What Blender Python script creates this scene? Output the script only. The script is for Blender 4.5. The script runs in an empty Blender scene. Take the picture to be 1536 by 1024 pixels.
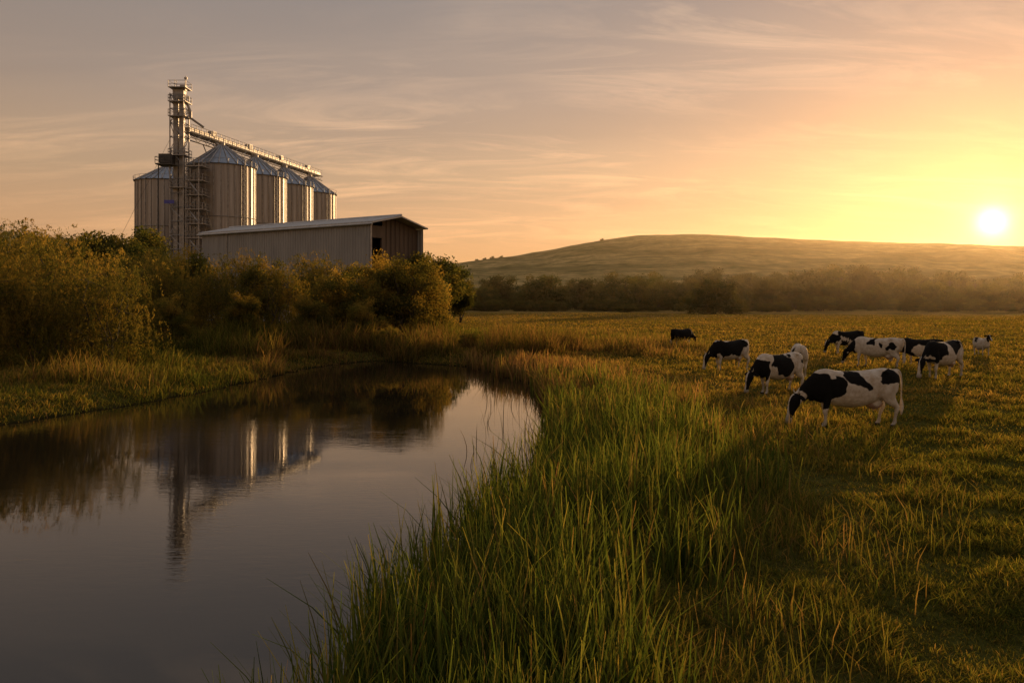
import bpy, bmesh, math, random
import numpy as np
from mathutils import Vector, Matrix
rng=np.random.default_rng(11); random.seed(5)
S=bpy.context.scene
CAMZ=3.3; F=1195.0; HV=450.0; WZ=-0.5
SUN_AZ=math.radians(31.1); SUN_EL=math.radians(4.8)
SUN=Vector((math.sin(SUN_AZ)*math.cos(SUN_EL),math.cos(SUN_AZ)*math.cos(SUN_EL),math.sin(SUN_EL)))
def link(o):
    S.collection.objects.link(o); return o
def empty(name,loc=(0,0,0),rot=0,scale=(1,1,1)):
    e=bpy.data.objects.new(name,None); e.location=loc; e.rotation_euler=(0,0,rot); e.scale=scale
    e.empty_display_size=.5
    return link(e)
# ---------------------------------------------------------------- noise
_T=rng.random((256,256))
def vn(x,y,s=0):
    x=np.asarray(x,float)+s*37.3; y=np.asarray(y,float)+s*91.7
    xi=np.floor(x).astype(int); yi=np.floor(y).astype(int); fx=x-xi; fy=y-yi
    fx=fx*fx*(3-2*fx); fy=fy*fy*(3-2*fy)
    a=_T[xi&255,yi&255]; b=_T[(xi+1)&255,yi&255]; c=_T[xi&255,(yi+1)&255]; d=_T[(xi+1)&255,(yi+1)&255]
    return (a*(1-fx)+b*fx)*(1-fy)+(c*(1-fx)+d*fx)*fy
def fbm(x,y,s=0,o=4):
    t=0;a=.5;f=1
    for i in range(o): t=t+a*vn(x*f,y*f,s+i); a*=.5; f*=2.03
    return t/(1-.5**o)
def sst(a,b,x):
    t=np.clip((np.asarray(x,float)-a)/(b-a),0,1); return t*t*(3-2*t)
# ---------------------------------------------------------------- river outline
POLY=np.array([(-17.8,18.2),(-15.4,23.9),(-13.7,28.9),(-12.7,32.4),(-11.9,38.5),(-10.8,46.3),(-8.5,49.5),(-5.5,47.5),(-2.5,45),(-.8,41),
 (.7,35.5),(1.3,31),(1.4,26.7),(1.1,19.7),(.65,16.2),(-.35,13.0),(-1.0,10.8),(-1.25,9.1),(-1.4,7.9),(-1.7,4),(-2.6,-5),(-5,-14),(-34,-14),(-31,4),(-24,13)],float)
def sdist(x,y):
    x=np.asarray(x,float); y=np.asarray(y,float)
    n=len(POLY); D=np.full(x.shape,1e9); ins=np.zeros(x.shape,bool)
    for i in range(n):
        ax,ay=POLY[i]; bx,by=POLY[(i+1)%n]
        dx,dy=bx-ax,by-ay; t=np.clip(((x-ax)*dx+(y-ay)*dy)/(dx*dx+dy*dy),0,1)
        D=np.minimum(D,np.hypot(x-ax-t*dx,y-ay-t*dy))
        c=((ay>y)!=(by>y))
        with np.errstate(divide='ignore',invalid='ignore'):
            xx=ax+(y-ay)*dx/(dy if dy else 1e-9)
        ins^= c&(x<xx)
    return np.where(ins,-D,D)+ (fbm(x*.9,y*.9,3)-.5)*.9
def gz(x,y,d=None):
    x=np.asarray(x,float); y=np.asarray(y,float)
    if d is None: d=sdist(x,y)
    z=WZ-.9*sst(0,2.5,-d)+.5*sst(0,2.6,d)
    left=sst(2,-14,x+ (y-45)*.1)
    z=z+left*sst(2,14,d)*.5
    near=1-sst(60,150,np.hypot(x,y))
    z=z+sst(0,2,d)*near*((fbm(x*.8,y*.8,5)-.5)*.16+(fbm(x*3,y*3,6,2)-.5)*.07)
    z=z+sst(80,200,y)*(fbm(x*.02,y*.02,9)-.5)*1.0
    z=z+12*sst(330,750,y)
    return z
# ---------------------------------------------------------------- mesh helpers
def np_mesh(name,V,Fa,cols=None,mat=None,smooth=False):
    me=bpy.data.meshes.new(name); V=np.asarray(V,np.float32); Fa=np.asarray(Fa,np.int32)
    me.vertices.add(len(V)); me.vertices.foreach_set('co',V.ravel())
    k=Fa.shape[1]; me.loops.add(Fa.size); me.loops.foreach_set('vertex_index',Fa.ravel())
    me.polygons.add(len(Fa)); me.polygons.foreach_set('loop_start',np.arange(0,Fa.size,k,dtype=np.int32))
    me.update(calc_edges=True)
    if smooth: me.polygons.foreach_set('use_smooth',np.ones(len(Fa),bool))
    if cols is not None:
        c=np.ones((len(V),4),np.float32); c[:,:3]=cols
        a=me.attributes.new('Col','FLOAT_COLOR','POINT'); a.data.foreach_set('color',c.ravel())
    if mat: me.materials.append(mat)
    return me
def obj(name,me,parent=None):
    o=bpy.data.objects.new(name,me); link(o)
    if parent: o.parent=parent
    return o
class MB:
    def __init__(s): s.v=[]; s.f=[]
    def add(s,vs,fs):
        b=len(s.v); s.v+=[tuple(v) for v in vs]; s.f+=[tuple(i+b for i in f) for f in fs]
    def box(s,c,d):
        x,y,z=c; a,b,e=d[0]/2,d[1]/2,d[2]/2
        s.add([(x+i*a,y+j*b,z+k*e) for i in(-1,1) for j in(-1,1) for k in(-1,1)],
          [(0,1,3,2),(4,6,7,5),(0,4,5,1),(2,3,7,6),(0,2,6,4),(1,5,7,3)])
    def beam(s,p,q,w,n=4):
        p=Vector(p); q=Vector(q); t=(q-p).normalized(); u=t.orthogonal().normalized()
        if abs(t.z)>.9: u=Vector((1,0,0))-t*t.x; u.normalize()
        v=t.cross(u); r=w/2*(1.414 if n==4 else 1); vs=[]
        for e in (p,q):
            for i in range(n):
                a=2*math.pi*(i+.5)/n; vs.append(e+u*math.cos(a)*r+v*math.sin(a)*r)
        s.add(vs,[(i,(i+1)%n,n+(i+1)%n,n+i) for i in range(n)]+[tuple(range(n))[::-1],tuple(range(n,2*n))])
    def obj(s,name,mat,parent=None,smooth=False):
        me=bpy.data.meshes.new(name); me.from_pydata(s.v,[],s.f); me.update()
        bm=bmesh.new(); bm.from_mesh(me); bmesh.ops.recalc_face_normals(bm,faces=bm.faces); bm.to_mesh(me); bm.free()
        if smooth:
            for p in me.polygons: p.use_smooth=True
        me.materials.append(mat); return obj(name,me,parent)
# ---------------------------------------------------------------- materials
def newmat(name):
    m=bpy.data.materials.new(name); m.use_nodes=True; nt=m.node_tree; nt.nodes.clear()
    return m,nt,nt.nodes.new('ShaderNodeOutputMaterial')
def N(nt,t,**k):
    n=nt.nodes.new(t)
    for a,b in k.items(): setattr(n,a,b)
    return n
def ramp(nt,fac,stops):
    r=N(nt,'ShaderNodeValToRGB'); e=r.color_ramp.elements
    while len(e)<len(stops): e.new(.5)
    for i,(p,c) in enumerate(stops): e[i].position=p; e[i].color=(*c,1) if len(c)==3 else c
    nt.links.new(fac,r.inputs[0]); return r.outputs[0]
def noise(nt,vec,scale,detail=4,rough=.55,dist=0):
    n=N(nt,'ShaderNodeTexNoise'); n.inputs['Scale'].default_value=scale; n.inputs['Detail'].default_value=detail
    n.inputs['Roughness'].default_value=rough; n.inputs['Distortion'].default_value=dist
    if vec is not None: nt.links.new(vec,n.inputs['Vector'])
    return n.outputs['Fac']
def mapping(nt,vec,scale=(1,1,1),rot=(0,0,0)):
    m=N(nt,'ShaderNodeMapping'); m.inputs['Scale'].default_value=scale; m.inputs['Rotation'].default_value=rot
    nt.links.new(vec,m.inputs['Vector']); return m.outputs[0]
def mth(nt,op,a,b=None,c=None,clamp=False):
    n=N(nt,'ShaderNodeMath',operation=op,use_clamp=clamp)
    for i,v in enumerate((a,b,c)):
        if v is None: continue
        if isinstance(v,(int,float)): n.inputs[i].default_value=v
        else: nt.links.new(v,n.inputs[i])
    return n.outputs[0]
def mixc(nt,mode,fac,a,b):
    n=N(nt,'ShaderNodeMix',data_type='RGBA',blend_type=mode); n.clamp_factor=True
    for i,v in ((0,fac),(6,a),(7,b)):
        if isinstance(v,(int,float)): n.inputs[i].default_value=v
        elif isinstance(v,tuple): n.inputs[i].default_value=(*v,1)
        else: nt.links.new(v,n.inputs[i])
    return n.outputs[2]
def leafmat(name,trans=.45,rand=.35):
    m,nt,out=newmat(name); L=nt.links
    at=N(nt,'ShaderNodeAttribute',attribute_name='Col'); oi=N(nt,'ShaderNodeObjectInfo')
    k=mth(nt,'MULTIPLY_ADD',oi.outputs['Random'],rand*2,1-rand)
    vm=N(nt,'ShaderNodeVectorMath',operation='SCALE'); L.new(at.outputs['Color'],vm.inputs[0]); L.new(k,vm.inputs['Scale'])
    d=N(nt,'ShaderNodeBsdfDiffuse'); t=N(nt,'ShaderNodeBsdfTranslucent'); mx=N(nt,'ShaderNodeMixShader')
    L.new(vm.outputs[0],d.inputs[0]); tc=mixc(nt,'MULTIPLY',1.0,vm.outputs[0],(2.2,1.68,.8)); L.new(tc,t.inputs[0])
    mx.inputs[0].default_value=trans; L.new(d.outputs[0],mx.inputs[1]); L.new(t.outputs[0],mx.inputs[2]); L.new(mx.outputs[0],out.inputs[0])
    return m
def simple(name,stops,scale=3,rough=.7,metal=0,stretch=(1,1,1),bump=None,bs=.3):
    m,nt,out=newmat(name); L=nt.links; tc=N(nt,'ShaderNodeTexCoord')
    v=mapping(nt,tc.outputs['Object'],stretch); f=noise(nt,v,scale,5,.6)
    c=ramp(nt,f,stops); p=N(nt,'ShaderNodeBsdfPrincipled'); L.new(c,p.inputs['Base Color'])
    p.inputs['Roughness'].default_value=rough; p.inputs['Metallic'].default_value=metal
    if bump=='rings':
        w=N(nt,'ShaderNodeTexWave',wave_type='BANDS',bands_direction='Z'); w.inputs['Scale'].default_value=1.6
        L.new(tc.outputs['Object'],w.inputs[0]); b=N(nt,'ShaderNodeBump'); b.inputs['Strength'].default_value=bs; b.inputs['Distance'].default_value=.05
        L.new(w.outputs['Fac'],b.inputs['Height']); L.new(b.outputs[0],p.inputs['Normal'])
    L.new(p.outputs[0],out.inputs[0]); return m
M_leaf=leafmat('foliage_leaves',.45,.28); M_grass=leafmat('grass_blades',.5,0); M_reed=leafmat('reed_blades',.45,0)
M_bark=simple('bark',[(.3,(.03,.022,.015)),(.7,(.08,.06,.04))],6,.9)
M_silo=simple('silo_steel',[(.25,(.21,.175,.145)),(.5,(.36,.315,.275)),(.75,(.52,.47,.42))],1.3,.40,.55,(1.6,1.6,.05),'rings',.35)
M_roofs=simple('silo_roof_steel',[(.3,(.18,.21,.25)),(.7,(.34,.37,.41))],.8,.4,.6)
M_steel=simple('galvanised_steel',[(.3,(.24,.225,.21)),(.7,(.48,.45,.42))],2,.5,.5)
M_dark=simple('dark_steel',[(.3,(.05,.047,.045)),(.7,(.12,.11,.10))],2,.6,.3)
M_wall=simple('sheet_metal_siding',[(.25,(.25,.245,.24)),(.75,(.37,.36,.35))],.6,.55,.1,(1,1,.25))
M_brown=simple('brown_siding',[(.25,(.08,.055,.038)),(.75,(.16,.11,.075))],.8,.7,.1,(1,1,.25))
M_roof=simple('warehouse_roof_sheet',[(.3,(.40,.39,.37)),(.7,(.55,.53,.50))],1,.5,.3)
M_pole=simple('weathered_wood',[(.3,(.06,.045,.03)),(.7,(.12,.09,.06))],4,.9)
M_blue=simple('blue_sign_paint',[(.3,(.06,.06,.30)),(.7,(.10,.10,.42))],4,.5)
# ---------------------------------------------------------------- world
def world():
    w=bpy.data.worlds.new('World'); S.world=w; w.use_nodes=True; nt=w.node_tree; nt.nodes.clear(); L=nt.links
    out=N(nt,'ShaderNodeOutputWorld'); tc=N(nt,'ShaderNodeTexCoord'); D=tc.outputs['Generated']
    sk=N(nt,'ShaderNodeTexSky',sky_type='NISHITA'); sk.sun_disc=False; sk.sun_elevation=SUN_EL; sk.sun_rotation=SUN_AZ
    sk.air_density=1.0; sk.dust_density=.4
    b1=N(nt,'ShaderNodeBackground'); b1.inputs[1].default_value=.05
    L.new(mixc(nt,'MULTIPLY',1.0,sk.outputs[0],(.85,.53,.38)),b1.inputs[0])
    sep=N(nt,'ShaderNodeSeparateXYZ'); L.new(D,sep.inputs[0]); z=sep.outputs[2]
    base=ramp(nt,z,[(0,(.66,.32,.13)),(.07,(.66,.345,.17)),(.15,(.53,.335,.20)),(.25,(.39,.29,.23)),(.36,(.29,.25,.23)),(.6,(.36,.33,.33)),(1,(.34,.35,.39))])  # top stops, overhead and out of view, raised to add fill light
    dt=N(nt,'ShaderNodeVectorMath',operation='DOT_PRODUCT'); L.new(D,dt.inputs[0]); dt.inputs[1].default_value=SUN
    a=mth(nt,'MAXIMUM',dt.outputs['Value'],0.0)
    az=mth(nt,'MULTIPLY_ADD',a,.36,.63)
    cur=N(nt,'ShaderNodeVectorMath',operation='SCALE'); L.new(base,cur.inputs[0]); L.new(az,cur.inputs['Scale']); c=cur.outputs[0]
    zz=mth(nt,'ADD',mth(nt,'MAXIMUM',z,0.0),.15)
    cx=mth(nt,'DIVIDE',sep.outputs[0],zz); cy=mth(nt,'DIVIDE',sep.outputs[1],zz)
    cb=N(nt,'ShaderNodeCombineXYZ'); L.new(cx,cb.inputs[0]); L.new(cy,cb.inputs[1])
    v=mapping(nt,cb.outputs[0],(.7,2.1,1),(0,0,math.radians(-24)))
    n1=noise(nt,v,1.6,12,.68,1.2); n2=noise(nt,mapping(nt,cb.outputs[0],(.5,.9,1),(0,0,.3)),1.0,3,.5,.3)
    cl=mth(nt,'MULTIPLY',ramp(nt,n1,[(.46,(0,0,0)),(.68,(1,1,1))]),ramp(nt,n2,[(.40,(.08,.08,.08)),(.60,(1,1,1))]))
    fade=ramp(nt,z,[(.015,(0,0,0)),(.1,(1,1,1))]); cl=mth(nt,'MULTIPLY',cl,fade)
    c=mixc(nt,'MULTIPLY',1.0,c,ramp(nt,noise(nt,mapping(nt,cb.outputs[0],(.35,1.1,1),(0,0,-.3)),1.0,4,.5,.5),[(.35,(.88,.88,.91)),(.65,(1.06,1.04,1.02))]))
    br=mixc(nt,'ADD',1.0,mixc(nt,'MULTIPLY',1.0,c,(1.45,1.32,1.18)),(.13,.08,.04))
    c=mixc(nt,'MIX',mth(nt,'MULTIPLY',cl,1.0),c,br)
    def glow(c,p,s,col):
        g=mth(nt,'MULTIPLY',mth(nt,'POWER',a,float(p)),s)
        vm=N(nt,'ShaderNodeVectorMath',operation='SCALE'); vm.inputs[0].default_value=col; L.new(g,vm.inputs['Scale'])
        ad=N(nt,'ShaderNodeVectorMath',operation='ADD'); L.new(c,ad.inputs[0]); L.new(vm.outputs[0],ad.inputs[1]); return ad.outputs[0]
    c=glow(c,10,.13,(1,.42,.06)); c=glow(c,70,.20,(1,.40,.02)); c=glow(c,500,.40,(1,.50,.08)); c=glow(c,2200,.5,(1,.65,.25)); c=glow(c,12000,1.8,(1,.85,.6))
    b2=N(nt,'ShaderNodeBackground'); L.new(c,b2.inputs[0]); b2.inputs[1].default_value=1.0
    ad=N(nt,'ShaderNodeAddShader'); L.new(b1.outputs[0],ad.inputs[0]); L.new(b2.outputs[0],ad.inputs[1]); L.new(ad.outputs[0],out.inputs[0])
world()
sl=bpy.data.lights.new('sun','SUN'); sl.energy=5; sl.angle=math.radians(1.5); sl.color=(1,.62,.29)
so=link(bpy.data.objects.new('sun',sl)); so.rotation_euler=SUN.to_track_quat('Z','Y').to_euler(); so.location=(60,60,40)
# ---------------------------------------------------------------- ground
def ground():
    n=720; t=np.linspace(-1,1,n); k=6.2
    xs=3500*np.sinh(k*t)/math.sinh(k); ys=20+3800*np.sinh(k*t)/math.sinh(k); ys=ys[ys>-400]
    X,Y=np.meshgrid(xs,ys); Z=gz(X,Y); m=len(ys)
    V=np.stack([X,Y,Z],-1).reshape(-1,3); i=np.arange(m-1)[:,None]*n+np.arange(n-1)[None,:]
    Fa=np.stack([i,i+1,i+1+n,i+n],-1).reshape(-1,4)
    d=sdist(X,Y); wet=1-sst(-.1,1.0,d); dry=fbm(X*.12,Y*.12,21); far=sst(40,180,np.hypot(X,Y))
    g=np.array([.064,.068,.018]); s=np.array([.30,.21,.075]); mud=np.array([.018,.014,.009])
    mixf=np.clip(.6*sst(.35,.7,dry)*(.12+.88*far)+.5*far,0,1)[...,None]  # dry patches, plus distant ground coloured lighter for the glow of backlit grass
    C=g*(1-mixf)+s*mixf; C=C*(1-wet[...,None])+mud*wet[...,None]
    m_,nt,out=newmat('meadow_soil'); L=nt.links; at=N(nt,'ShaderNodeAttribute',attribute_name='Col'); tc=N(nt,'ShaderNodeTexCoord')
    a=noise(nt,tc.outputs['Object'],2.3,8,.7); b=noise(nt,mapping(nt,tc.outputs['Object'],(.02,.12,1)),1.0,5,.6)
    kk=mixc(nt,'MULTIPLY',1.0,at.outputs['Color'],ramp(nt,a,[(.3,(.45,.42,.4)),(.7,(1.45,1.4,1.2))]))
    kk=mixc(nt,'MULTIPLY',1.0,kk,ramp(nt,b,[(.3,(.65,.72,.6)),(.7,(1.35,1.22,1.25))]))
    p=N(nt,'ShaderNodeBsdfDiffuse'); L.new(kk,p.inputs['Color'])
    bu=N(nt,'ShaderNodeBump'); bu.inputs['Strength'].default_value=.6; bu.inputs['Distance'].default_value=.06; L.new(a,bu.inputs['Height']); L.new(bu.outputs[0],p.inputs['Normal'])
    L.new(p.outputs[0],out.inputs[0])
    obj('ground',np_mesh('ground',V,Fa,C.reshape(-1,3),m_,True))
ground()
def water():
    xs=np.linspace(-45,8,30); ys=np.linspace(-20,60,40); X,Y=np.meshgrid(xs,ys)
    V=np.stack([X,Y,np.full_like(X,WZ)],-1).reshape(-1,3); n=30; i=np.arange(39)[:,None]*n+np.arange(29)[None,:]
    Fa=np.stack([i,i+1,i+1+n,i+n],-1).reshape(-1,4)
    m,nt,out=newmat('still_water'); L=nt.links; tc=N(nt,'ShaderNodeTexCoord')
    p=N(nt,'ShaderNodeBsdfPrincipled'); p.inputs['Base Color'].default_value=(.015,.012,.008,1); p.inputs['Roughness'].default_value=.012; p.inputs['IOR'].default_value=1.48
    a=noise(nt,mapping(nt,tc.outputs['Object'],(.8,2.6,1),(0,0,.2)),3.2,4,.55,.5); b=noise(nt,mapping(nt,tc.outputs['Object'],(.3,.6,1)),.8,2)
    patch=ramp(nt,noise(nt,mapping(nt,tc.outputs['Object'],(.06,.16,1)),1.0,3),[(.42,(.15,.15,.15)),(.58,(1.2,1.2,1.2))])
    h=mth(nt,'ADD',mth(nt,'MULTIPLY',mth(nt,'MULTIPLY',a,.5),patch),mth(nt,'MULTIPLY',b,.7))
    bu=N(nt,'ShaderNodeBump'); bu.inputs['Strength'].default_value=.13; bu.inputs['Distance'].default_value=.03; L.new(h,bu.inputs['Height']); L.new(bu.outputs[0],p.inputs['Normal'])
    L.new(p.outputs[0],out.inputs[0]); obj('river_water',np_mesh('river_water',V,Fa,None,m,True))
water()
# ---------------------------------------------------------------- hills
def hills():
    tab=np.array([(-1200,352),(-400,345),(0,349),(90,355),(165,361),(300,385),(500,402),(620,403),(680,394),(760,384),(820,374),(880,363),(940,352),(990,349),(1080,351),(1160,355),(1240,359),(1350,363),(1536,367),(2200,374),(3200,390)],float)
    nx,ny=420,150; xs=np.linspace(-1300,1900,nx); ys=np.linspace(420,1300,ny); X,Y=np.meshgrid(xs,ys)
    u=768+X/800*F; v=np.interp(u,tab[:,0],tab[:,1]); 
    ker=np.ones(7)/7; v=np.apply_along_axis(lambda r:np.convolve(np.pad(r,3,'edge'),ker,'valid'),1,v)
    H=CAMZ+(HV-v)/F*800
    s=np.where(Y<800,sst(400,830,Y)**.9,1-.5*sst(800,1300,Y))
    Z=H*s+ (fbm(X*.012,Y*.008,31)-.5)*14*sst(430,600,Y)*(1-sst(690,780,Y))+(fbm(X*.05,Y*.05,33)-.5)*2.0-1
    Vv=np.stack([X,Y,Z],-1).reshape(-1,3); i=np.arange(ny-1)[:,None]*nx+np.arange(nx-1)[None,:]
    Fa=np.stack([i,i+1,i+1+nx,i+nx],-1).reshape(-1,4)
    m,nt,out=newmat('hill_grass'); L=nt.links; tc=N(nt,'ShaderNodeTexCoord')
    a=noise(nt,mapping(nt,tc.outputs['Object'],(.006,.02,.05),(0,0,.2)),1,7,.65,1.2); b=noise(nt,tc.outputs['Object'],.09,6,.7)
    c=ramp(nt,a,[(.3,(.13,.12,.05)),(.48,(.23,.19,.08)),(.56,(.40,.30,.13)),(.72,(.17,.155,.065))])
    c=mixc(nt,'MULTIPLY',1.0,c,ramp(nt,b,[(.35,(.5,.56,.46)),(.65,(1.3,1.25,1.2))]))
    d=N(nt,'ShaderNodeBsdfDiffuse'); L.new(c,d.inputs[0]); L.new(d.outputs[0],out.inputs[0])
    obj('hills',np_mesh('hills',Vv,Fa,None,m,True))
hills()
def haze():
    b=MB(); b.box((200,1230,30),(3600,2200,80)); m,nt,out=newmat('evening_haze')
    v=N(nt,'ShaderNodeVolumeScatter'); v.inputs['Color'].default_value=(1,.76,.46,1); v.inputs['Density'].default_value=.00019; v.inputs['Anisotropy'].default_value=.72
    nt.links.new(v.outputs[0],out.inputs['Volume']); b.obj('haze',m)
haze()
# ---------------------------------------------------------------- blades
def blades(name,x,y,z,h,w,lean,cols,n,mat,parent=None):
    N_=len(x); az=rng.uniform(0,2*math.pi,N_); fa=az+rng.normal(0,.6,N_)+math.pi/2
    V=np.zeros((N_,n+1,2,3),np.float32); C=np.zeros((N_,n+1,2,3),np.float32)
    for s in range(n+1):
        t=s/n; ww=w*(max(1-t,.04)**.6)*.5*(.75 if s==0 else 1)
        px=x+np.cos(az)*lean*h*t**2; py=y+np.sin(az)*lean*h*t**2; pz=z+h*(t-.22*np.minimum(lean,1.4)*t**2)
        for k,sg in enumerate((-1,1)):
            V[:,s,k,0]=px+sg*ww*np.cos(fa); V[:,s,k,1]=py+sg*ww*np.sin(fa); V[:,s,k,2]=pz
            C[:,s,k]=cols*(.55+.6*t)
    b=(np.arange(N_)*(n+1)*2)[:,None]; q=np.concatenate([b+np.array([[2*s,2*s+1,2*s+3,2*s+2]]) for s in range(n)],1).reshape(-1,4)
    return obj(name,np_mesh(name,V.reshape(-1,3),q,C.reshape(-1,3),mat),parent)
def pal(k,pts):
    pts=np.array(pts); k=np.clip(k,0,1)*(len(pts)-1); i=np.minimum(k.astype(int),len(pts)-2); f=(k-i)[:,None]
    return pts[i]*(1-f)+pts[i+1]*f
def beltw(y): return np.interp(y,[0,7,10,14,20,30,42,50],[2.4,2.9,3.9,4.8,4.6,4.0,3.5,3])
def rightbank(x,y): return x>np.interp(y,[0,45,50],[-8,-8,-4])
def meadow():
    n=620000; Y=np.exp(rng.uniform(math.log(5.2),math.log(190),n)); X=rng.uniform(-1,1,n)*(Y*.72+2)
    d=sdist(X,Y); rb=rightbank(X,Y); k=(d>.4)&~(rb&(d<beltw(Y)*.42)&(Y<45)); X,Y,d=X[k],Y[k],d[k]
    cl=fbm(X*1.1,Y*1.1,41,3); big=fbm(X*.16,Y*.16,42); fine=rng.random(len(X))
    keep=fine<sst(.28,.5,cl)*.55+.5; X,Y,d,cl,big=X[keep],Y[keep],d[keep],cl[keep],big[keep]; n=len(X)
    near=np.clip(Y/40,0,1)
    h=(.045+.15*sst(.42,.72,cl)+.08*near)*rng.uniform(.5,1.25,n)
    w=.006+.0012*Y*rng.uniform(.6,1.2,n)
    kcol=np.clip((1-big)*.6+rng.normal(.12,.22,n)+.28*near,0,1)
    C=pal(kcol,[(.060,.088,.016),(.110,.128,.024),(.19,.165,.038),(.31,.22,.07)])*rng.uniform(.6,1.3,n)[:,None]
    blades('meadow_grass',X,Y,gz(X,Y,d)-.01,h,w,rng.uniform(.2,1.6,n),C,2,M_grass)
meadow()
def reeds():
    n=74000; Y=np.exp(rng.uniform(math.log(4.5),math.log(50),n)); X=rng.uniform(-4,8,n)
    d=sdist(X,Y); W=beltw(Y); rb=rightbank(X,Y); t=d/W
    p=sst(-.12,.02,t)*(1-sst(.55,1.05,t+ (fbm(X*.7,Y*.7,51)-.5)*.8)); p*=sst(.25,.5,fbm(X*1.5,Y*1.5,52,2))*.8+.25
    k=rb&(rng.random(n)<p)&(Y<46); X,Y,d,t=X[k],Y[k],d[k],t[k]; n=len(X)
    h=(1.32-.5*np.clip(t,0,1))*rng.uniform(.45,1.15,n)*(.75+.5*fbm(X*.8,Y*.8,53,2))*(1-.25*sst(20,34,Y))
    w=(.022+.0009*Y)*rng.uniform(.6,1.35,n); brown=fbm(X*.5,Y*.35,54)+.40*sst(17,30,Y)
    kk=np.clip(.33+rng.normal(0,.24,n)+.75*sst(.6,1.0,brown),0,1)
    C=pal(kk,[(.042,.075,.016),(.085,.125,.026),(.165,.165,.042),(.21,.135,.065)])*rng.uniform(.55,1.3,n)[:,None]
    lean=np.abs(rng.normal(0,.28,n))+.05
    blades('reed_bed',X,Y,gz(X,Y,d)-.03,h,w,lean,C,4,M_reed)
    n=3600; Y=rng.uniform(16,46,n); X=rng.uniform(-4,2,n); d=sdist(X,Y)
    k=(d<0)&(d>-2.2)&rightbank(X,Y)&(rng.random(n)<np.exp(d*1.1)*sst(.45,.6,vn(X,Y*.6,57))); X,Y=X[k],Y[k]; n=len(X)
    blades('water_reeds',X,Y,np.full(n,WZ-.1),rng.uniform(.5,1.2,n),.01+.0006*Y,np.abs(rng.normal(0,.25,n)),pal(rng.random(n),[(.05,.05,.02),(.10,.07,.035)]),3,M_reed)
    n=230000; X=rng.uniform(-46,14,n); Y=rng.uniform(14,80,n); d=sdist(X,Y); rb=rightbank(X,Y)&(Y<46)
    k=(~rb)&(d>0)&(rng.random(n)<(1-.75*sst(4,26,d)))&(X>-.72*Y-4); X,Y,d=X[k],Y[k],d[k]; n=len(X)
    cl=fbm(X*.45,Y*.45,61,3); h=(.24+.95*sst(.35,.72,cl)*(1-.4*sst(3,20,d)))*rng.uniform(.5,1.2,n)*(.6+.4*sst(0,.6,d))
    farb=sst(42,47,Y)*(1-sst(10,18,d))*(1-sst(6,11,X)); h=h*(1+.7*farb*sst(.35,.55,cl))
    big=fbm(X*.14+3,Y*.14,62); kk=np.clip(rng.normal(.33,.22,n)+1.4*(big-.45)+.15*sst(35,50,Y),0,1)
    C=pal(kk,[(.055,.080,.018),(.10,.118,.027),(.18,.155,.045),(.23,.145,.07)])*rng.uniform(.5,1.35,n)[:,None]*(1-.3*farb)[:,None]
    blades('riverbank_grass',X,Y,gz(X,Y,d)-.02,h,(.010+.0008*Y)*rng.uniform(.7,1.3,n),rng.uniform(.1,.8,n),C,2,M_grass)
    n=110000; Y=np.exp(rng.uniform(math.log(5),math.log(75),n)); X=rng.uniform(-3,14,n); d=sdist(X,Y); t=d/beltw(Y)
    k=rightbank(X,Y)&(t>.45)&(t<1.8)&(rng.random(n)<sst(.36,.56,fbm(X*.8,Y*.6,65,3))*(1-sst(1.1,1.8,t))); X,Y,d=X[k],Y[k],d[k]; n=len(X)
    far=sst(14,32,Y)
    C=pal(np.clip(rng.normal(.3,.24,n)+.4*far,0,1),[(.06,.09,.018),(.12,.13,.028),(.20,.145,.055),(.25,.17,.085)])*rng.uniform(.6,1.3,n)[:,None]
    blades('bank_weeds',X,Y,gz(X,Y,d)-.02,rng.uniform(.12,.55,n),(.009+.0008*Y)*rng.uniform(.7,1.3,n),rng.uniform(.1,.9,n),C,2,M_grass)
reeds()
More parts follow.
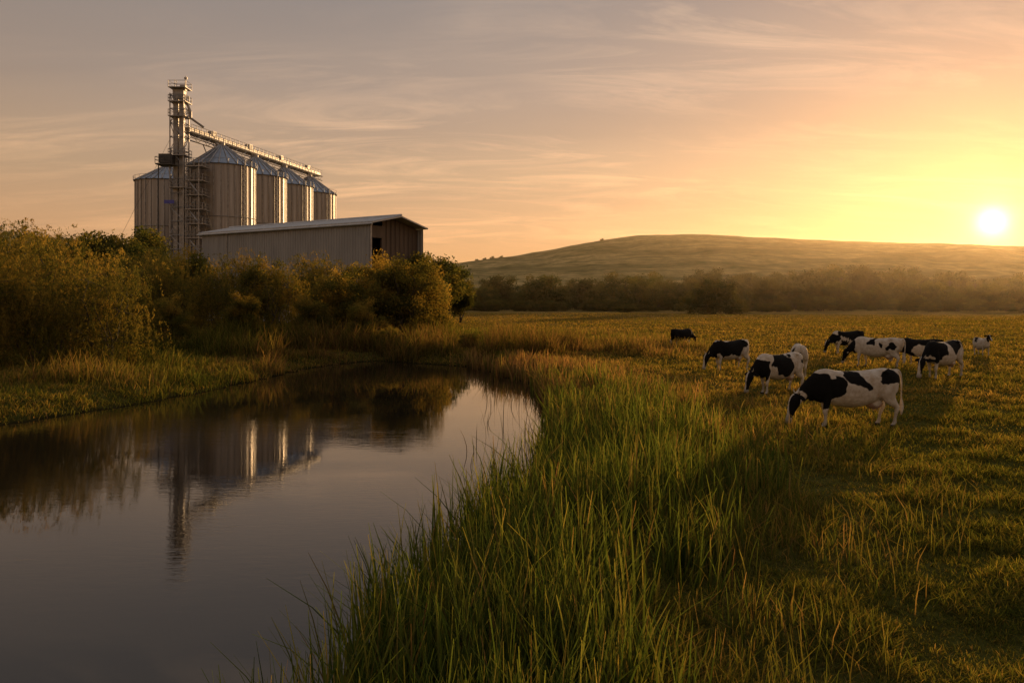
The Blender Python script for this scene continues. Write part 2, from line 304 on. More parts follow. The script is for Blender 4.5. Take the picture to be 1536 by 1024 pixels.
# ---------------------------------------------------------------- trees
def tree_mesh(name,seed,H,R,kind,nclump,nleaf,ls,pal_,low=.35):
    r=np.random.default_rng(seed); b=MB()
    stems=7 if kind!='tree' else 3
    cs=[]; lob=[(r.uniform(-.5,.5)*R,r.uniform(-.5,.5)*R,H*r.uniform(.42,.80),r.uniform(.34,.6)) for _ in range(7)]
    while len(cs)<nclump:
        lx,ly,lz,lr=lob[r.integers(7)]; dv=r.normal(size=3); dv/=np.linalg.norm(dv); q=r.uniform(.35,1)**.4
        p=np.array([lx+dv[0]*R*lr*q, ly+dv[1]*R*lr*q, lz+dv[2]*H*.30*lr/.5*q])
        if kind!='tree' and r.random()<low: p[2]=r.uniform(.08,.5)*H; p[:2]=dv[:2]/np.linalg.norm(dv[:2])*R*r.uniform(.4,.95)
        if p[2]<H*(.07 if kind!='tree' else .2): continue
        if p[2]>H*.97: continue
        cs.append(p)
    cs=np.array(cs); sp=[]
    for i in range(stems):
        a=2*math.pi*i/stems+r.uniform(-.4,.4); o=(.12 if kind!='tree' else .03)*R
        base=Vector((math.cos(a)*o,math.sin(a)*o,-.15)); tip=Vector((math.cos(a)*R*.42,math.sin(a)*R*.42,H*r.uniform(.6,.8)))
        pr=base; n=5; w0=H*(.022 if kind!='tree' else .03)
        for k in range(1,n+1):
            t=k/n; q=base.lerp(tip,t)+Vector((r.normal()*.04*H,r.normal()*.04*H,0)); q.x-= (tip.x-base.x)*.25*math.sin(t*3.14); q.y-=(tip.y-base.y)*.25*math.sin(t*3.14)
            b.beam(pr,q,w0*(1-.75*(t-.1)),5); sp.append(np.array(q)); pr=q
    spa=np.array(sp)
    for c in cs[::2]:
        j=np.argmin(np.linalg.norm(spa-c,axis=1)+np.maximum(0,spa[:,2]-c[2])*2); mid=(spa[j]+c)/2+r.normal(size=3)*.05*H*np.array([1,1,.5])
        b.beam(spa[j],mid,H*.007,3); b.beam(mid,c,H*.004,3)
    per=nleaf//nclump; cr=R*.17
    bright=r.uniform(.0,1,nclump); P=[];K=[]
    for c,bb in zip(cs,bright):
        if kind=='willow':
            ns=8; m=per//ns
            for s in range(ns):
                st=c+r.normal(size=3)*cr*.65; ln=r.uniform(.10,.26)*H; t=r.random(m)
                dx=r.normal(size=2)*.12*H
                p=np.stack([st[0]+dx[0]*np.sqrt(t),st[1]+dx[1]*np.sqrt(t),st[2]+.05*H*np.sin(t*3.1)-ln*t**1.5],1)+r.normal(size=(m,3))*.045
                P.append(p); K.append(np.full(m,bb)+r.normal(size=m)*.15)
        else:
            q=r.normal(size=(per,3))*cr*np.array([.62,.62,.5]); P.append(c+q); K.append(np.full(per,bb)+r.normal(size=per)*.15)
    P=np.concatenate(P); K=np.clip(np.concatenate(K),0,1); P[:,2]=np.maximum(P[:,2],.05); n=len(P)
    t=r.normal(size=(n,3)); 
    if kind=='willow': t[:,2]-=1.6
    t/=np.linalg.norm(t,axis=1)[:,None]; s=np.cross(t,r.normal(size=(n,3))); s/=np.linalg.norm(s,axis=1)[:,None]
    l=(ls*r.uniform(.6,1.3,n))[:,None]; w=l*(.26 if kind=='willow' else .5)
    LV=np.stack([P-t*l,P+s*w,P+t*l,P-s*w],1).reshape(-1,3); LF=np.arange(n*4).reshape(-1,4)
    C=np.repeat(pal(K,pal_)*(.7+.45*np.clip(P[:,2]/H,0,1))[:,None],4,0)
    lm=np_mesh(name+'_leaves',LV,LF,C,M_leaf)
    me=bpy.data.meshes.new(name+'_wood'); me.from_pydata(b.v,[],b.f); me.update(); me.materials.append(M_bark)
    return lm,me,H,R
PG=[(.055,.068,.020),(.125,.122,.033),(.23,.175,.045)]; PD=[(.036,.050,.017),(.066,.076,.023),(.11,.10,.03)]
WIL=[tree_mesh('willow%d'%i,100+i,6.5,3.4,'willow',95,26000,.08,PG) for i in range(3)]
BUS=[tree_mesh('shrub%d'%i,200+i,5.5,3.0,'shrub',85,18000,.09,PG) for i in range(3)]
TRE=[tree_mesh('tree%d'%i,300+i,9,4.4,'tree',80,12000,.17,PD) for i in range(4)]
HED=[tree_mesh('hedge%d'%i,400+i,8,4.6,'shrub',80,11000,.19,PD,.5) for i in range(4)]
def place(nm,lib,u,vtop,Y,wide=1,parent=None,dz=0):
    lm,wm,H,R=lib[random.randrange(len(lib))]; X=(u-768)/F*Y; z0=float(gz(np.array([X]),np.array([Y]))[0])
    h=CAMZ+(HV-vtop)/F*Y-z0; s=h/(H*.93)
    e=empty(nm,(X,Y,z0+dz),random.uniform(0,6.28),(s*wide,s*wide,s))
    obj('leaves',lm,e); obj('trunk_and_limbs',wm,e)
    if parent: e.parent=parent
    return e
for u,v,Y,w in [(15,350,44,1.0),(98,364,40,.95),(155,402,37,.9),(-75,345,42,1.1),(-190,340,42,1.1),(60,356,56,1.0),(-40,395,34,.8),(-130,360,54,1.2),(50,425,36,.8),(185,425,47,.9)]:
    place('willow_tree',WIL,u,v,Y,w)
for u,v,Y,w in [(200,384,74,1.0),(232,400,64,.85),(262,392,72,.9),(292,380,76,.85),(322,404,62,.8),(352,390,72,.9),(385,398,66,.8),(418,408,60,.8),(448,392,74,.95),(478,400,68,.8),(512,410,61,.85),(545,392,72,.9),(575,404,62,.8),(608,394,60,.9),(640,424,64,.8),(150,398,72,1.1),(360,446,56,1.0),(545,455,55,.9),(255,448,54,.9),(470,450,57,1.0)]:
    place('riverside_shrub',BUS if random.random()<.6 else WIL,u,v,Y,w)
for u,v,Y,w in [(590,492,53,.9),(640,496,54,1.1),(700,500,54,1.1),(760,500,55,1.0)]:
    place('low_bush',BUS,u,v,Y,w*1.3)
for u,v,Y,w in [(130,366,108,1),(165,360,112,1),(195,356,112,1),(228,368,104,1),(92,362,112,1.1),(40,372,112,1.1),(650,390,96,1),(625,398,84,.9),(672,402,104,1),(690,428,112,1.1)]:
    place('broadleaf_tree',TRE,u,v,Y,w)
tl=empty('distant_tree_line')
u=640
while u<1800:
    Y=random.uniform(235,285); v=random.choice((412,418,422,428,434)) if u<1120 else random.uniform(424,446)
    if 1050<u<1100: v=random.uniform(422,430); Y=200
    place('tree',HED,u,v,Y,random.uniform(.9,1.6),tl); u+=random.uniform(9,24)
u=1050
while u<1900:
    place('tree',TRE if random.random()<.4 else HED,u,random.uniform(402,422),random.uniform(380,460),random.uniform(1,1.7),tl); u+=random.uniform(12,30)
u=680
while u<1900:
    place('tree',HED,u,random.uniform(446,458),random.uniform(220,240),random.uniform(1.3,2.4),tl); u+=random.uniform(16,50)
for u,v in [(903,357),(738,384),(727,386),(716,388),(752,383)]:
    X=(u-768)/F*795; z=CAMZ+(HV-v)/F*795; lm,wm,H,R=HED[0]; e=empty('tree',(X,795,z-3.5),u,(.5,.5,.45)); e.parent=tl; obj('leaves',lm,e); obj('trunk_and_limbs',wm,e)
for u,Y,h in [(1262,330,13),(1157,360,12),(1425,300,11),(1463,300,10),(1045,290,10),(975,300,9)]:
    X=(u-768)/F*Y; z=float(gz(np.array([X]),np.array([Y]))[0]); b=MB(); b.beam((0,0,-.5),(0,0,h),.35,6); b.beam((-1,0,h-.8),(1,0,h-.8),.18); b.beam((-.7,0,h-1.7),(.7,0,h-1.7),.15)
    o=b.obj('utility_pole',M_pole); o.location=(X,Y,z)
# ---------------------------------------------------------------- silos
def silo(x,y,R=5.75,He=27.3,Hr=31.3):
    e=empty('grain_silo',(x,y,0)); n=72; b=MB(); vs=[];fs=[]
    for k in range(2):
        for i in range(n): a=2*math.pi*i/n; vs.append((R*math.cos(a),R*math.sin(a),(0,He)[k]))
    b.add(vs,[(i,(i+1)%n,n+(i+1)%n,n+i) for i in range(n)]); b.obj('corrugated_wall',M_silo,e,True)
    b=MB()
    for i in range(30):
        a=2*math.pi*i/30; b.beam((math.cos(a)*(R+.06),math.sin(a)*(R+.06),0),(math.cos(a)*(R+.06),math.sin(a)*(R+.06),He-.1),.15)
    for z in (He*.33,He*.66,He-.06):
        for i in range(36):
            a=2*math.pi*i/36; c=2*math.pi*(i+1)/36; b.beam((math.cos(a)*(R+.14),math.sin(a)*(R+.14),z),(math.cos(c)*(R+.14),math.sin(c)*(R+.14),z),.09)
    b.obj('stiffeners',M_steel,e)
    b=MB(); n=48; Ro=R+.35; vs=[(Ro*math.cos(2*math.pi*i/n),Ro*math.sin(2*math.pi*i/n),He) for i in range(n)]+[(.6*math.cos(2*math.pi*i/n),.6*math.sin(2*math.pi*i/n),Hr) for i in range(n)]
    b.add(vs,[(i,(i+1)%n,n+(i+1)%n,n+i) for i in range(n)]); b.obj('cone_roof',M_roofs,e)
    b=MB()
    for i in range(24):
        a=2*math.pi*i/24; b.beam((Ro*math.cos(a),Ro*math.sin(a),He+.07),(.6*math.cos(a),.6*math.sin(a),Hr+.07),.15)
    b.beam((0,0,Hr-.3),(0,0,Hr+.6),1.0,12)
    for i in range(24):
        a=2*math.pi*i/24; c=2*math.pi*(i+1)/24; r=Ro+.05
        b.beam((r*math.cos(a),r*math.sin(a),He),(r*math.cos(a),r*math.sin(a),He+.9),.05); b.beam((r*math.cos(a),r*math.sin(a),He+.9),(r*math.cos(c),r*math.sin(c),He+.9),.05)
    b.obj('roof_ribs_and_cap',M_steel,e)
    b=MB(); aa=math.radians(-35)
    for o in (-.25,.25):
        b.beam((math.cos(aa)*(R+.5)-math.sin(aa)*o,math.sin(aa)*(R+.5)+math.cos(aa)*o,0),(math.cos(aa)*(R+.5)-math.sin(aa)*o,math.sin(aa)*(R+.5)+math.cos(aa)*o,He+.9),.08)
    for k in range(26): b.box((math.cos(aa)*(R+.6),math.sin(aa)*(R+.6),1+k*1.02),(.5,.5,.05))
    b.obj('ladder',M_dark,e); return e
SC=[(-52.8+2.2*k,145+12.3*k) for k in range(4)]
for c in SC: silo(*c)
silo(-70.6,163,5.9,27.3,30.6); silo(-67.4,180,5.9,27.3,30.6)
# ---------------------------------------------------------------- elevator tower
def rail(b,x0,y0,x1,y1,z,hh=1.1):
    for zz in (z+hh*.5,z+hh): 
        b.beam((x0,y0,zz),(x1,y0,zz),.06);b.beam((x0,y1,zz),(x1,y1,zz),.06);b.beam((x0,y0,zz),(x0,y1,zz),.06);b.beam((x1,y0,zz),(x1,y1,zz),.06)
    for x in (x0,(x0+x1)/2,x1):
        for y in (y0,y1): b.beam((x,y,z),(x,y,z+hh),.07)
def tower():
    X,Y=-57.2,137.0; e=empty('grain_elevator_tower',(X,Y,0)); top=39.2
    b=MB()
    for dx,w in ((-.55,.75),(.45,.75)): b.beam((dx,0,0),(dx,0,top-1),w)
    b.box((0,0,top-.6),(1.9,1.1,1.6)); b.box((.7,0,top+.5),(.9,.8,1.0)); b.beam((.9,0,top-1),(1.9,0,top-3.5),.45,8); b.beam((1.9,0,top-3.5),(1.9,0,top-4.6),.5,8)
    b.beam((1.9,0,top-4.6),(3.6,1.5,33.3),.4,8); b.beam((.6,.3,top-3),(-3,6,29.5),.35,8)
    b.obj('bucket_elevator_legs',M_steel,e)
    b=MB(); a=1.15
    for sx in(-a,a):
        for sy in(-a,a): b.beam((sx,sy,0),(sx,sy,top-.6),.16)
    z=0;k=0
    while z<top-2.5:
        z1=z+2.4
        for (p,q) in (((-a,-a),(a,-a)),((-a,a),(a,a)),((-a,-a),(-a,a)),((a,-a),(a,a))):
            b.beam((*p,z1),(*q,z1),.10)
            if k%2: p,q=q,p
            b.beam((*p,z),(*q,z1),.09)
        z=z1;k+=1
    for z in (top-4.5,top-2.0,top+.4,28,22.5): b.box((0.1,0,z),(3.0,2.9,.10)); rail(b,-1.35,-1.4,1.55,1.4,z)
    b.beam((-.8,0,top),(-.8,0,top+2),.08); b.beam((1.1,0,top+1),(1.1,0,top+2.6),.10); b.box((1.1,0,top+2.2),(.5,.3,.35))
    b.obj('lattice_frame',M_steel,e)
    b=MB(); x0,x1,y0,y1=1.75,3.9,-1.5,1.5
    for x in(x0,x1):
        for y in (y0,y1): b.beam((x,y,0),(x,y,27.5),.15)
    z=1.6;k=0
    while z<27:
        b.box(((x0+x1)/2+.3,0,z),(x1-x0+.9,y1-y0+.3,.14)); rail(b,x0,y0-.15,x1+.7,y1+.15,z)
        z1=z+2.45
        if z1<28:
            p=(x0+.3,y0+.2,z) if k%2 else (x1,y0+.2,z); q=(x1,y0+.2,z1) if k%2 else (x0+.3,y0+.2,z1)
            b.beam(p,q,.22)
        z=z1;k+=1
    b.obj('stair_landings',M_steel,e)
    b=MB(); b.box((-1.6,-1.2,27.3),(2.0,2.2,1.5)); b.box((-1.6,-1.2,26.3),(2.8,3.0,.2)); b.beam((-2.6,-2.3,0),(-2.6,-2.3,26.2),.14); b.beam((-3.6,0,0),(-3.6,0,19),.12); b.beam((-2.1,-1.9,0),(-2.1,-1.9,14),.4,8)
    rail(b,-3.0,-2.7,-.2,.3,26.4)
    b.obj('transfer_platform',M_dark,e)
    b=MB(); b.box((-1.1,-1.6,20.0),(1.7,.08,.6)); b.obj('sign_board',M_blue,e)
    b=MB()
    for (gx_,gy_) in ((-14,-6),(13,-8),(10,20)): b.beam((0,0,top-5),(gx_,gy_,28 if gy_>0 else .2),.05,3)
    b.obj('guy_wires',M_dark,e)
tower()
def gallery():
    p0=Vector((-56.3,138,0)); p1=Vector((SC[3][0]+.6,SC[3][1]+6,0)); d=(p1-p0); Ln=d.length; ang=math.atan2(d.y,d.x)
    e=empty('conveyor_gallery',p0,ang); b=MB(); z=32.4
    b.box((Ln/2,0,z+.5),(Ln,.8,.7)); b.obj('conveyor_casing',M_steel,e)
    b=MB()
    for y in(-.9,.9):
        b.beam((0,y,z),(Ln,y,z),.22); b.beam((0,y,z-1),(Ln,y,z-1),.16); b.beam((0,y,z+1.3),(Ln,y,z+1.3),.08); b.beam((0,y,z+.75),(Ln,y,z+.75),.06)
        x=0;k=0
        while x<Ln-1: 
            b.beam((x,y,z),(x,y,z+1.3),.08); b.beam((x,y,z-1 if k%2 else z),(x+1.5,y,z if k%2 else z-1),.08); x+=1.5;k+=1
    b.box((Ln/2,0,z-.02),(Ln,1.7,.05))
    b.obj('truss_and_handrails',M_steel,e)
    b=MB()
    for (sx,sy) in SC:
        q=Vector((sx,sy,0))-p0; t=q.dot(d)/Ln; w=d.normalized().cross(q).z
        for o in(-1.5,1.5):
            for y in(-.9,.9): b.beam((t+o,y,z-1),(t+o*1.6,w+y*1.6,29.3),.14)
        b.box((t,0,z+1.1),(1.2,1.1,1.0)); b.beam((t,0,z),(t,w,31.0),.45,8)
    b.obj('supports_and_drives',M_steel,e)
gallery()
# ---------------------------------------------------------------- warehouse
def warehouse():
    Lh,W,ez,rz=29.8,9.4,12.0,13.0
    e=empty('metal_warehouse',(-15.9,90,0),math.atan2(.529,-.848))
    def corr(p,q,z0,z1f,name,mat,pitch=.42,dep=.07):
        p=np.array(p,float);q=np.array(q,float);Ln=np.linalg.norm(q-p);t=(q-p)/Ln;nn=np.array([t[1],-t[0]])
        m=int(Ln/pitch);vs=[];ss=[]
        for i in range(m):
            s=i*Ln/m;w=Ln/m
            ss+=[(s,0),(s+w*.55,0),(s+w*.68,dep),(s+w*.87,dep)]
        ss.append((Ln,0))
        for s,dd in ss:
            c=p+t*s-nn*dd; vs+=[(c[0],c[1],z0),(c[0],c[1],z1f(s))]
        fs=[(2*i,2*i+2,2*i+3,2*i+1) for i in range(len(ss)-1)]
        b=MB();b.add(vs,fs);return b.obj(name,mat,e)
    sy=-1
    corr((0,0),(24.6,0),0,lambda s:ez,'long_wall',M_wall)
    corr((24.75,0),(Lh,0),0,lambda s:ez,'annex_wall',M_wall,.9,.1)
    corr((0,sy*W),(Lh,sy*W),0,lambda s:ez,'rear_wall',M_wall); corr((Lh,0),(Lh,sy*W),0,lambda s:ez,'end_wall',M_wall)
    gx=.9
    f=lambda s,o=0: ez+(rz-ez)*(1-abs((s+o)-W/2)/(W/2))-.05
    corr((gx,sy*2.9),(gx,sy*W),0,lambda s:f(s,2.9),'gable_wall',M_brown,.8,.12)
    b=MB(); b.box((gx,sy*1.45,11.2),(.15,2.85,1.4)); b.box((gx+.02,sy*.15,5.25),(.25,.3,10.5)); b.box((gx+.02,sy*2.8,5.2),(.25,.25,10.4))
    b.obj('doorway_frame',M_brown,e)
    b=MB(); b.box((gx+3,sy*2.9,5.5),(.2,5,11)); b.obj('interior_partition',M_dark,e)
    b=MB(); t=.16
    za=lambda s: ez+(rz-ez)*(1-abs(s-W/2)/(W/2))+.05
    for s0,s1 in ((-.35,W/2),(W/2,W+.35)):
        vs=[]
        for x in (-.5,Lh+.4):
            for s in (s0,s1):
                for o in (0,t): vs.append((x,sy*s,za(s)+o))
        b.add(vs,[(0,1,3,2),(4,6,7,5),(0,4,5,1),(2,3,7,6),(0,2,6,4),(1,5,7,3)])
    b.obj('roof',M_roof,e)
    b=MB()
    for i in range(60):
        x=-.4+i*(Lh+.7)/59
        b.beam((x,sy*-.35,za(-.35)+t+.03),(x,sy*W/2,rz+.05+t+.03),.07)
    b.beam((-.5,sy*W/2,rz+t+.12),(Lh+.4,sy*W/2,rz+t+.12),.22)
    b.beam((-.52,sy*-.42,ez-.1),(Lh+.4,sy*-.42,ez-.1),.16)
    b.obj('roof_ribs_and_gutter',M_roof,e)
    b=MB(); b.beam((24.67,.08,0),(24.67,.08,ez),.16); b.beam((-.02,.05,0),(-.02,.05,ez),.14); b.obj('corner_trims',M_steel,e)
warehouse()
# ---------------------------------------------------------------- cows
def cat(pts,sub):
    P=np.array(pts,float); n=len(P); out=[]
    for i in range(n-1):
        a=P[max(i-1,0)];b=P[i];c=P[i+1];d=P[min(i+2,n-1)]
        for k in range(sub):
            t=k/sub; out.append(.5*((2*b)+(-a+c)*t+(2*a-5*b+4*c-d)*t*t+(-a+3*b-3*c+d)*t**3))
    out.append(P[-1]); return np.array(out)
def loft(B,pts,sub=3,n=16,vert=False,sq=1.0):
    P=cat(pts,sub); P[:,3:]=np.maximum(P[:,3:],.004); m=len(P); vs=[];fs=[]
    for i in range(m):
        t=P[min(i+1,m-1),:3]-P[max(i-1,0),:3]; t/=np.linalg.norm(t)+1e-9
        if vert: t=np.array([1.,0,0])
        lat=np.array([0,1.,0]); lat=lat-t*t.dot(lat); lat/=np.linalg.norm(lat)+1e-9; nr=np.cross(lat,t)
        for k in range(n):
            a=2*math.pi*k/n; ca,sa=math.cos(a),math.sin(a)
            ca=math.copysign(abs(ca)**sq,ca); sa=math.copysign(abs(sa)**sq,sa)
            vs.append(P[i,:3]+nr*sa*P[i,3]+lat*ca*P[i,4])
    for i in range(m-1):
        for k in range(n): fs.append((i*n+k,i*n+(k+1)%n,(i+1)*n+(k+1)%n,(i+1)*n+k))
    fs.append(tuple(range(n))[::-1]); fs.append(tuple(range((m-1)*n,m*n)))
    B.add(vs,fs)
def cow_base(pose):
    B=MB()
    T=[(-1.13,1.24,1.08,.06),(-1.08,1.36,.96,.13),(-.95,1.405,.80,.225),(-.78,1.43,.70,.27),(-.6,1.425,.66,.265),(-.4,1.40,.58,.295),(-.1,1.375,.50,.345),(.2,1.37,.48,.36),(.5,1.385,.53,.325),(.75,1.43,.60,.255),(.95,1.40,.62,.215),(1.10,1.30,.70,.155),(1.19,1.16,.80,.08)]
    loft(B,[(x,0,(a+b)/2,(a-b)/2,w) for x,a,b,w in T],4,24,True,.90)
    if pose=='graze':
        loft(B,[(.62,0,1.14,.25,.17),(.85,0,1.11,.27,.165),(1.05,0,1.03,.25,.14),(1.22,0,.92,.205,.115),(1.36,0,.82,.165,.10),(1.47,0,.74,.13,.09),(1.54,0,.68,.09,.07)],4,18)
        hd=[(1.465,0,.84,.05,.05),(1.49,0,.79,.105,.10),(1.53,0,.70,.145,.125),(1.575,0,.60,.14,.118),(1.62,0,.49,.115,.092),(1.66,0,.37,.088,.072),(1.69,0,.28,.076,.068),(1.712,0,.20,.08,.083),(1.722,0,.145,.068,.08),(1.725,0,.11,.035,.045)]
        ear=(1.475,.115,.77); ex=(-.03,.20,-.05); horn=(1.50,.065,.84); hd2=(.02,.08,.06); eye=(1.60,.112,.615)
    else:
        loft(B,[(.75,0,1.12,.26,.18),(.95,0,1.20,.24,.15),(1.12,0,1.34,.19,.12),(1.24,0,1.46,.155,.10),(1.31,0,1.53,.11,.09)],4,18)
        hd=[(1.20,0,1.60,.06,.06),(1.26,0,1.59,.11,.10),(1.36,0,1.555,.135,.12),(1.46,0,1.49,.12,.11),(1.58,0,1.41,.095,.085),(1.68,0,1.34,.08,.072),(1.75,0,1.30,.082,.083),(1.80,0,1.265,.06,.07),(1.82,0,1.25,.03,.04)]
        ear=(1.25,.12,1.60); ex=(-.03,.22,.0); horn=(1.26,.07,1.66); hd2=(.01,.06,.05); eye=(1.44,.112,1.56)
    loft(B,hd,4,16)
    for sd,fo,ho in ((1,.07,-.02),(-1,-.13,.17)):
        y=.165*sd
        loft(B,[(.82,y*.8,1.15,.20,.07),(.82,y,.95,.19,.095),(.79+fo*.2,y,.78,.13,.085),(.79+fo*.5,y,.62,.088,.068),(.80+fo*.8,y,.47,.066,.058),(.805+fo*.9,y,.40,.060,.055),(.795+fo,y,.30,.038,.038),(.795+fo,y,.20,.035,.036),(.80+fo,y,.13,.047,.045),(.835+fo,y,.08,.043,.043),(.85+fo,y,.05,.065,.055),(.86+fo,y,-.01,.075,.06)],3,12)
        y=.175*sd
        loft(B,[(-.76,y*.7,1.20,.26,.12),(-.76,y*.9,1.00,.27,.135),(-.74+ho*.2,y,.82,.22,.12),(-.80+ho*.4,y,.68,.15,.088),(-.91+ho*.7,y,.56,.085,.058),(-.965+ho*.8,y,.49,.066,.048),(-.955+ho*.9,y,.42,.052,.044),(-.925+ho,y,.30,.040,.038),(-.905+ho,y,.20,.036,.037),(-.895+ho,y,.13,.048,.046),(-.865+ho,y,.08,.044,.044),(-.85+ho,y,.05,.065,.055),(-.84+ho,y,-.01,.075,.06)],3,12)
    loft(B,[(-.66,0,.70,.05,.05),(-.60,0,.62,.14,.13),(-.46,0,.57,.14,.15),(-.32,0,.58,.09,.11),(-.22,0,.62,.03,.04)],3,12)
    for sy in(-.06,.06):
        for sx in(-.54,-.42): loft(B,[(sx,sy,.50,.022,.022),(sx,sy,.44,.018,.018),(sx,sy,.39,.012,.012)],2,8)
    for sd in(-1,1):
        loft(B,[(-.60,.15*sd,1.37,.03,.03),(-.66,.185*sd,1.355,.06,.055),(-.74,.185*sd,1.33,.03,.03)],2,8)
        loft(B,[(1.02,.13*sd,1.04,.03,.02),(.92,.19*sd,.98,.12,.05),(.80,.19*sd,1.12,.10,.05),(.72,.14*sd,1.30,.04,.03)],3,10)
    loft(B,[(1.0,0,.80,.05,.03),(1.12,0,.74,.10,.04),(1.22,0,.78,.05,.02)],3,8)
    loft(B,[(-1.02,0,1.35,.06,.05),(-1.12,0,1.36,.04,.038),(-1.19,0,1.24,.030,.028),(-1.20,.01,.98,.024,.022),(-1.19,.02,.72,.021,.02),(-1.19,.03,.60,.04,.035),(-1.19,.03,.45,.055,.045),(-1.18,.03,.28,.02,.02)],3,10)
    me=bpy.data.meshes.new('tmpcow'); me.from_pydata(B.v,[],B.f); me.update()
    bm=bmesh.new(); bm.from_mesh(me); bmesh.ops.recalc_face_normals(bm,faces=bm.faces); bm.to_mesh(me); bm.free()
    o=link(bpy.data.objects.new('tmpcow',me)); r=o.modifiers.new('r','REMESH'); r.mode='VOXEL'; r.voxel_size=.014
    s=o.modifiers.new('s','SMOOTH'); s.factor=.5; s.iterations=4
    dg=bpy.context.evaluated_depsgraph_get(); ev=o.evaluated_get(dg); m2=ev.to_mesh()
    V=np.zeros(len(m2.vertices)*3,np.float32); m2.vertices.foreach_get('co',V); V=V.reshape(-1,3)
    Q=[tuple(p.vertices) for p in m2.polygons]; ev.to_mesh_clear(); bpy.data.objects.remove(o)
    X=MB()
    for sd in(-1,1):
        E=np.array(ear)*(1,sd,1); D=np.array(ex)*(1,sd,1); vs=[];n=8
        for i,(t,w) in enumerate(((-.15,.3),(.1,.8),(.4,1),(.75,.75),(1.0,.1))):
            for k in range(n):
                a=2*math.pi*k/n; vs.append(E+D*t+np.array([.022*math.sin(a),0,.06*w*math.cos(a)]))
        X.add(vs,[(i*n+k,i*n+(k+1)%n,(i+1)*n+(k+1)%n,(i+1)*n+k) for i in range(4) for k in range(n)]+[tuple(range(4*n,5*n))])
    ne=len(X.v)
    for sd in(-1,1):
        Hh=np.array(horn)*(1,sd,1); D=np.array(hd2)*(1,sd,1)
        p0=Hh-D*.2;p1=Hh+D*.6+np.array([0,sd*.02,0]);p2=Hh+D*1.15+np.array([0,-sd*.01,.05]); n=6;vs=[]
        for p,rr in((p0,.024),(p1,.017),(p2,.004)):
            for k in range(n):
                a=2*math.pi*k/n; vs.append(p+np.array([rr*math.cos(a),0,0])+np.array([0,-.6*sd,.6])*rr*math.sin(a))
        X.add(vs,[(i*n+k,i*n+(k+1)%n,(i+1)*n+(k+1)%n,(i+1)*n+k) for i in range(2) for k in range(n)])
    nh=len(X.v)
    for sd in(-1,1):
        c=np.array(eye)*(1,sd,1); X.add([c+.022*np.array(d) for d in((1,0,0),(-1,0,0),(0,1,0),(0,-1,0),(0,0,1),(0,0,-1))],[(0,2,4),(2,1,4),(1,3,4),(3,0,4),(2,0,5),(1,2,5),(3,1,5),(0,3,5)])
    return V,Q,X,ne,nh,pose
CB={'graze':cow_base('graze'),'stand':cow_base('stand')}
M_cow,nt,out=newmat('cow_hide'); at=N(nt,'ShaderNodeAttribute',attribute_name='Col'); p=N(nt,'ShaderNodeBsdfPrincipled'); p.inputs['Roughness'].default_value=.9; p.inputs['Specular IOR Level'].default_value=.12
tc=N(nt,'ShaderNodeTexCoord'); nn=noise(nt,tc.outputs['Object'],6,7,.75); cc=mixc(nt,'MULTIPLY',1.0,at.outputs['Color'],ramp(nt,nn,[(.3,(.62,.53,.42)),(.62,(1,1,1))])); nt.links.new(cc,p.inputs['Base Color'])
n3=noise(nt,tc.outputs['Object'],25,5,.7); bu=N(nt,'ShaderNodeBump'); bu.inputs['Strength'].default_value=.6; bu.inputs['Distance'].default_value=.015; nt.links.new(n3,bu.inputs['Height']); nt.links.new(bu.outputs[0],p.inputs['Normal'])
nt.links.new(p.outputs[0],out.inputs[0])
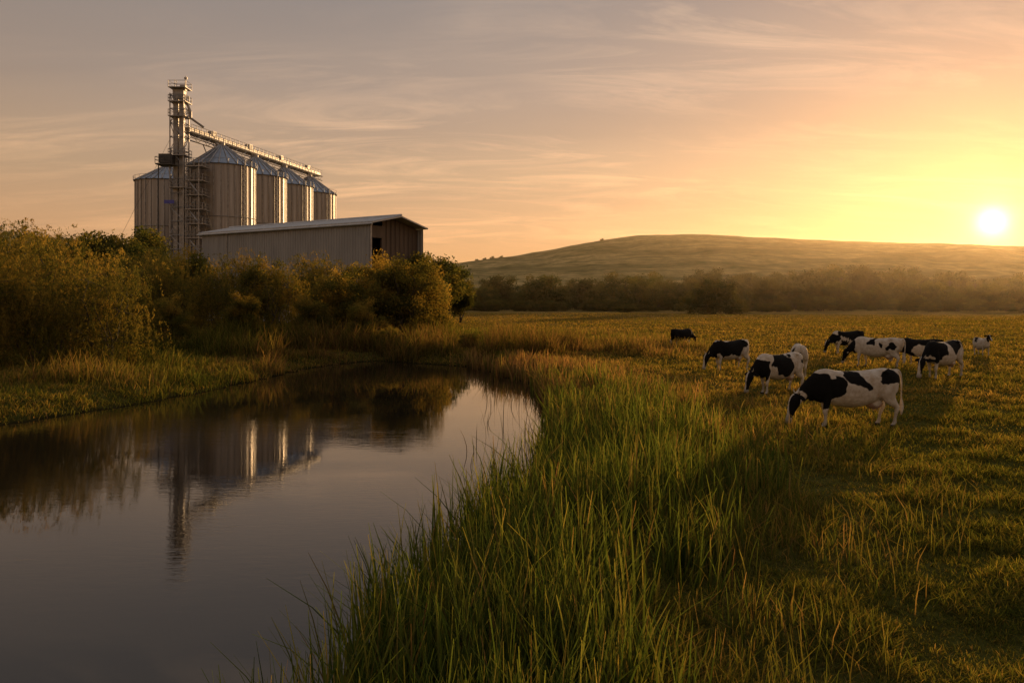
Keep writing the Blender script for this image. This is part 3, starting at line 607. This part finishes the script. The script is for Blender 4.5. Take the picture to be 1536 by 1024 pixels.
def cow(u,Y,deg,seed,pose='graze',scale=1.0,patches=None,blackness=0.):
    V,Q,X,ne,nh,_=CB[pose]; r=np.random.default_rng(seed); nV=len(V)
    A=np.concatenate([V,np.array([tuple(v) for v in X.v],np.float32)])
    x,y,z=A[:,0],A[:,1],A[:,2]
    def nf(frs):
        o=np.zeros(len(A))
        for fr,am in frs:
            for _ in range(3):
                k=r.normal(size=3); k*=fr/np.linalg.norm(k); o+=am*np.sin(A@k+r.uniform(0,6.3)+1.2*np.sin(A@np.roll(k,1)*.7+r.uniform(0,6)))
        return o
    wx=nf(((4.5,.075),(9,.055),(18,.026),(45,.008))); wz=nf(((4.5,.075),(9,.055),(18,.026),(45,.008)))
    if patches is None:
        lo=nf(((3.2,.33),(6,.12))); f=lo+.05+nf(((14,.05),(40,.02)))
        f=np.maximum(f,1-((x+wx-1.25)/.42)**2-((z+wz-.95)/.45)**2)
    else:
        f=np.full(len(A),-9.)
        for (cx,cz,rx,rz) in patches:
            q=np.abs((x+wx-cx)/rx)**2.3+np.abs((z+wz-cz)/rz)**2.3; f=np.maximum(f,1-q)
    f=f+blackness
    k=sst(-.03,.03,f)
    k=k*np.where(x>1.25,1,sst(.50,.56,z+wz*.8)) if pose=='graze' else k*sst(.5,.56,z+wz*.8)
    hx=(x>1.46)&(z<.85) if pose=='graze' else (x>1.2)
    k=np.where(hx,1,k); k=np.where(hx&(np.abs(y)<.032+wx*.15)&(x>(1.58 if pose=='graze' else 1.3)),0,k)
    if pose=='graze': k=np.where(hx&(z<.235+wx*.2),.35,k)
    k=np.where((x<-1.13)&(z<.62),0,k)
    wht=np.array([.62,.55,.46]); blk=np.array([.010,.009,.008]); C=wht*(1-k[:,None])+blk*k[:,None]
    ud=(z<.59)&(x<-.25)&(x>-.66)&(np.abs(y)<.13); C[ud]=(.50,.35,.28)
    C[z<.075]=(.05,.04,.03)
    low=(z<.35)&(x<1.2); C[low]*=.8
    C[nV:nV+ne]=blk; C[nV+ne:nV+nh]=(.5,.45,.36); C[nV+nh:]=(.01,.01,.01)
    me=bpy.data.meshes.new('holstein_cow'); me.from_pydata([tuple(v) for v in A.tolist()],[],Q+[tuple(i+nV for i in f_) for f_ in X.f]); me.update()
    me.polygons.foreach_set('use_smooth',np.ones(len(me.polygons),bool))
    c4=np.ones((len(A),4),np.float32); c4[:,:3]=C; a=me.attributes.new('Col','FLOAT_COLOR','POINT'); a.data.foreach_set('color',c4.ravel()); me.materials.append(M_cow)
    Xw=(u-768)/F*Y; o=obj('holstein_cow',me); o.location=(Xw,Y,float(gz(np.array([Xw]),np.array([Y]))[0])-.02); o.rotation_euler=(0,0,math.radians(deg)); o.scale=(scale,)*3
cow(1283,20.8,187,1,scale=1.07,patches=[(1.02,1.02,.46,.44),(.24,1.22,.30,.38),(-.84,1.24,.30,.28)])
cow(1170,28.6,212,2,scale=1.02,patches=[(1.2,.95,.45,.4),(.1,1.05,.55,.42),(-.95,1.3,.18,.12)])
cow(1096,38.0,212,3,scale=1.03,patches=[(1.2,.95,.45,.45),(.35,1.1,.7,.4),(-.55,1.25,.3,.25)],blackness=.15)
cow(1022,56.5,38,4,scale=.92,blackness=1.6)
cow(1199,34.0,75,5,patches=[(.9,1.1,.4,.4),(-.3,1.3,.25,.2)])
cow(1272,49.0,198,6,scale=1.0)
cow(1318,38.6,130,17,scale=1.05,patches=[(1.3,.9,.35,.4),(.3,1.25,.2,.18),(-.4,1.2,.15,.2),(-.85,1.0,.12,.16)])
cow(1416,34.0,214,8,scale=1.14,patches=[(.9,1.1,.6,.5),(-.3,1.2,.4,.35),(-.95,1.1,.15,.35)])
cow(1382,40.0,118,9,scale=1.0,blackness=.2)
cow(1472,47.5,262,10,pose='stand',scale=.76,patches=[(1.3,1.5,.15,.2),(-.3,1.2,.3,.2)])
# ---------------------------------------------------------------- camera
cam=bpy.data.cameras.new('camera'); cam.lens=28; cam.sensor_width=36; cam.shift_y=-62/1536; cam.clip_end=9000; cam.clip_start=.05
co=link(bpy.data.objects.new('camera',cam)); co.location=(0,0,CAMZ); co.rotation_euler=(math.radians(90),0,0); S.camera=co
S.view_settings.view_transform='Standard'; S.view_settings.look='None'; S.view_settings.exposure=0
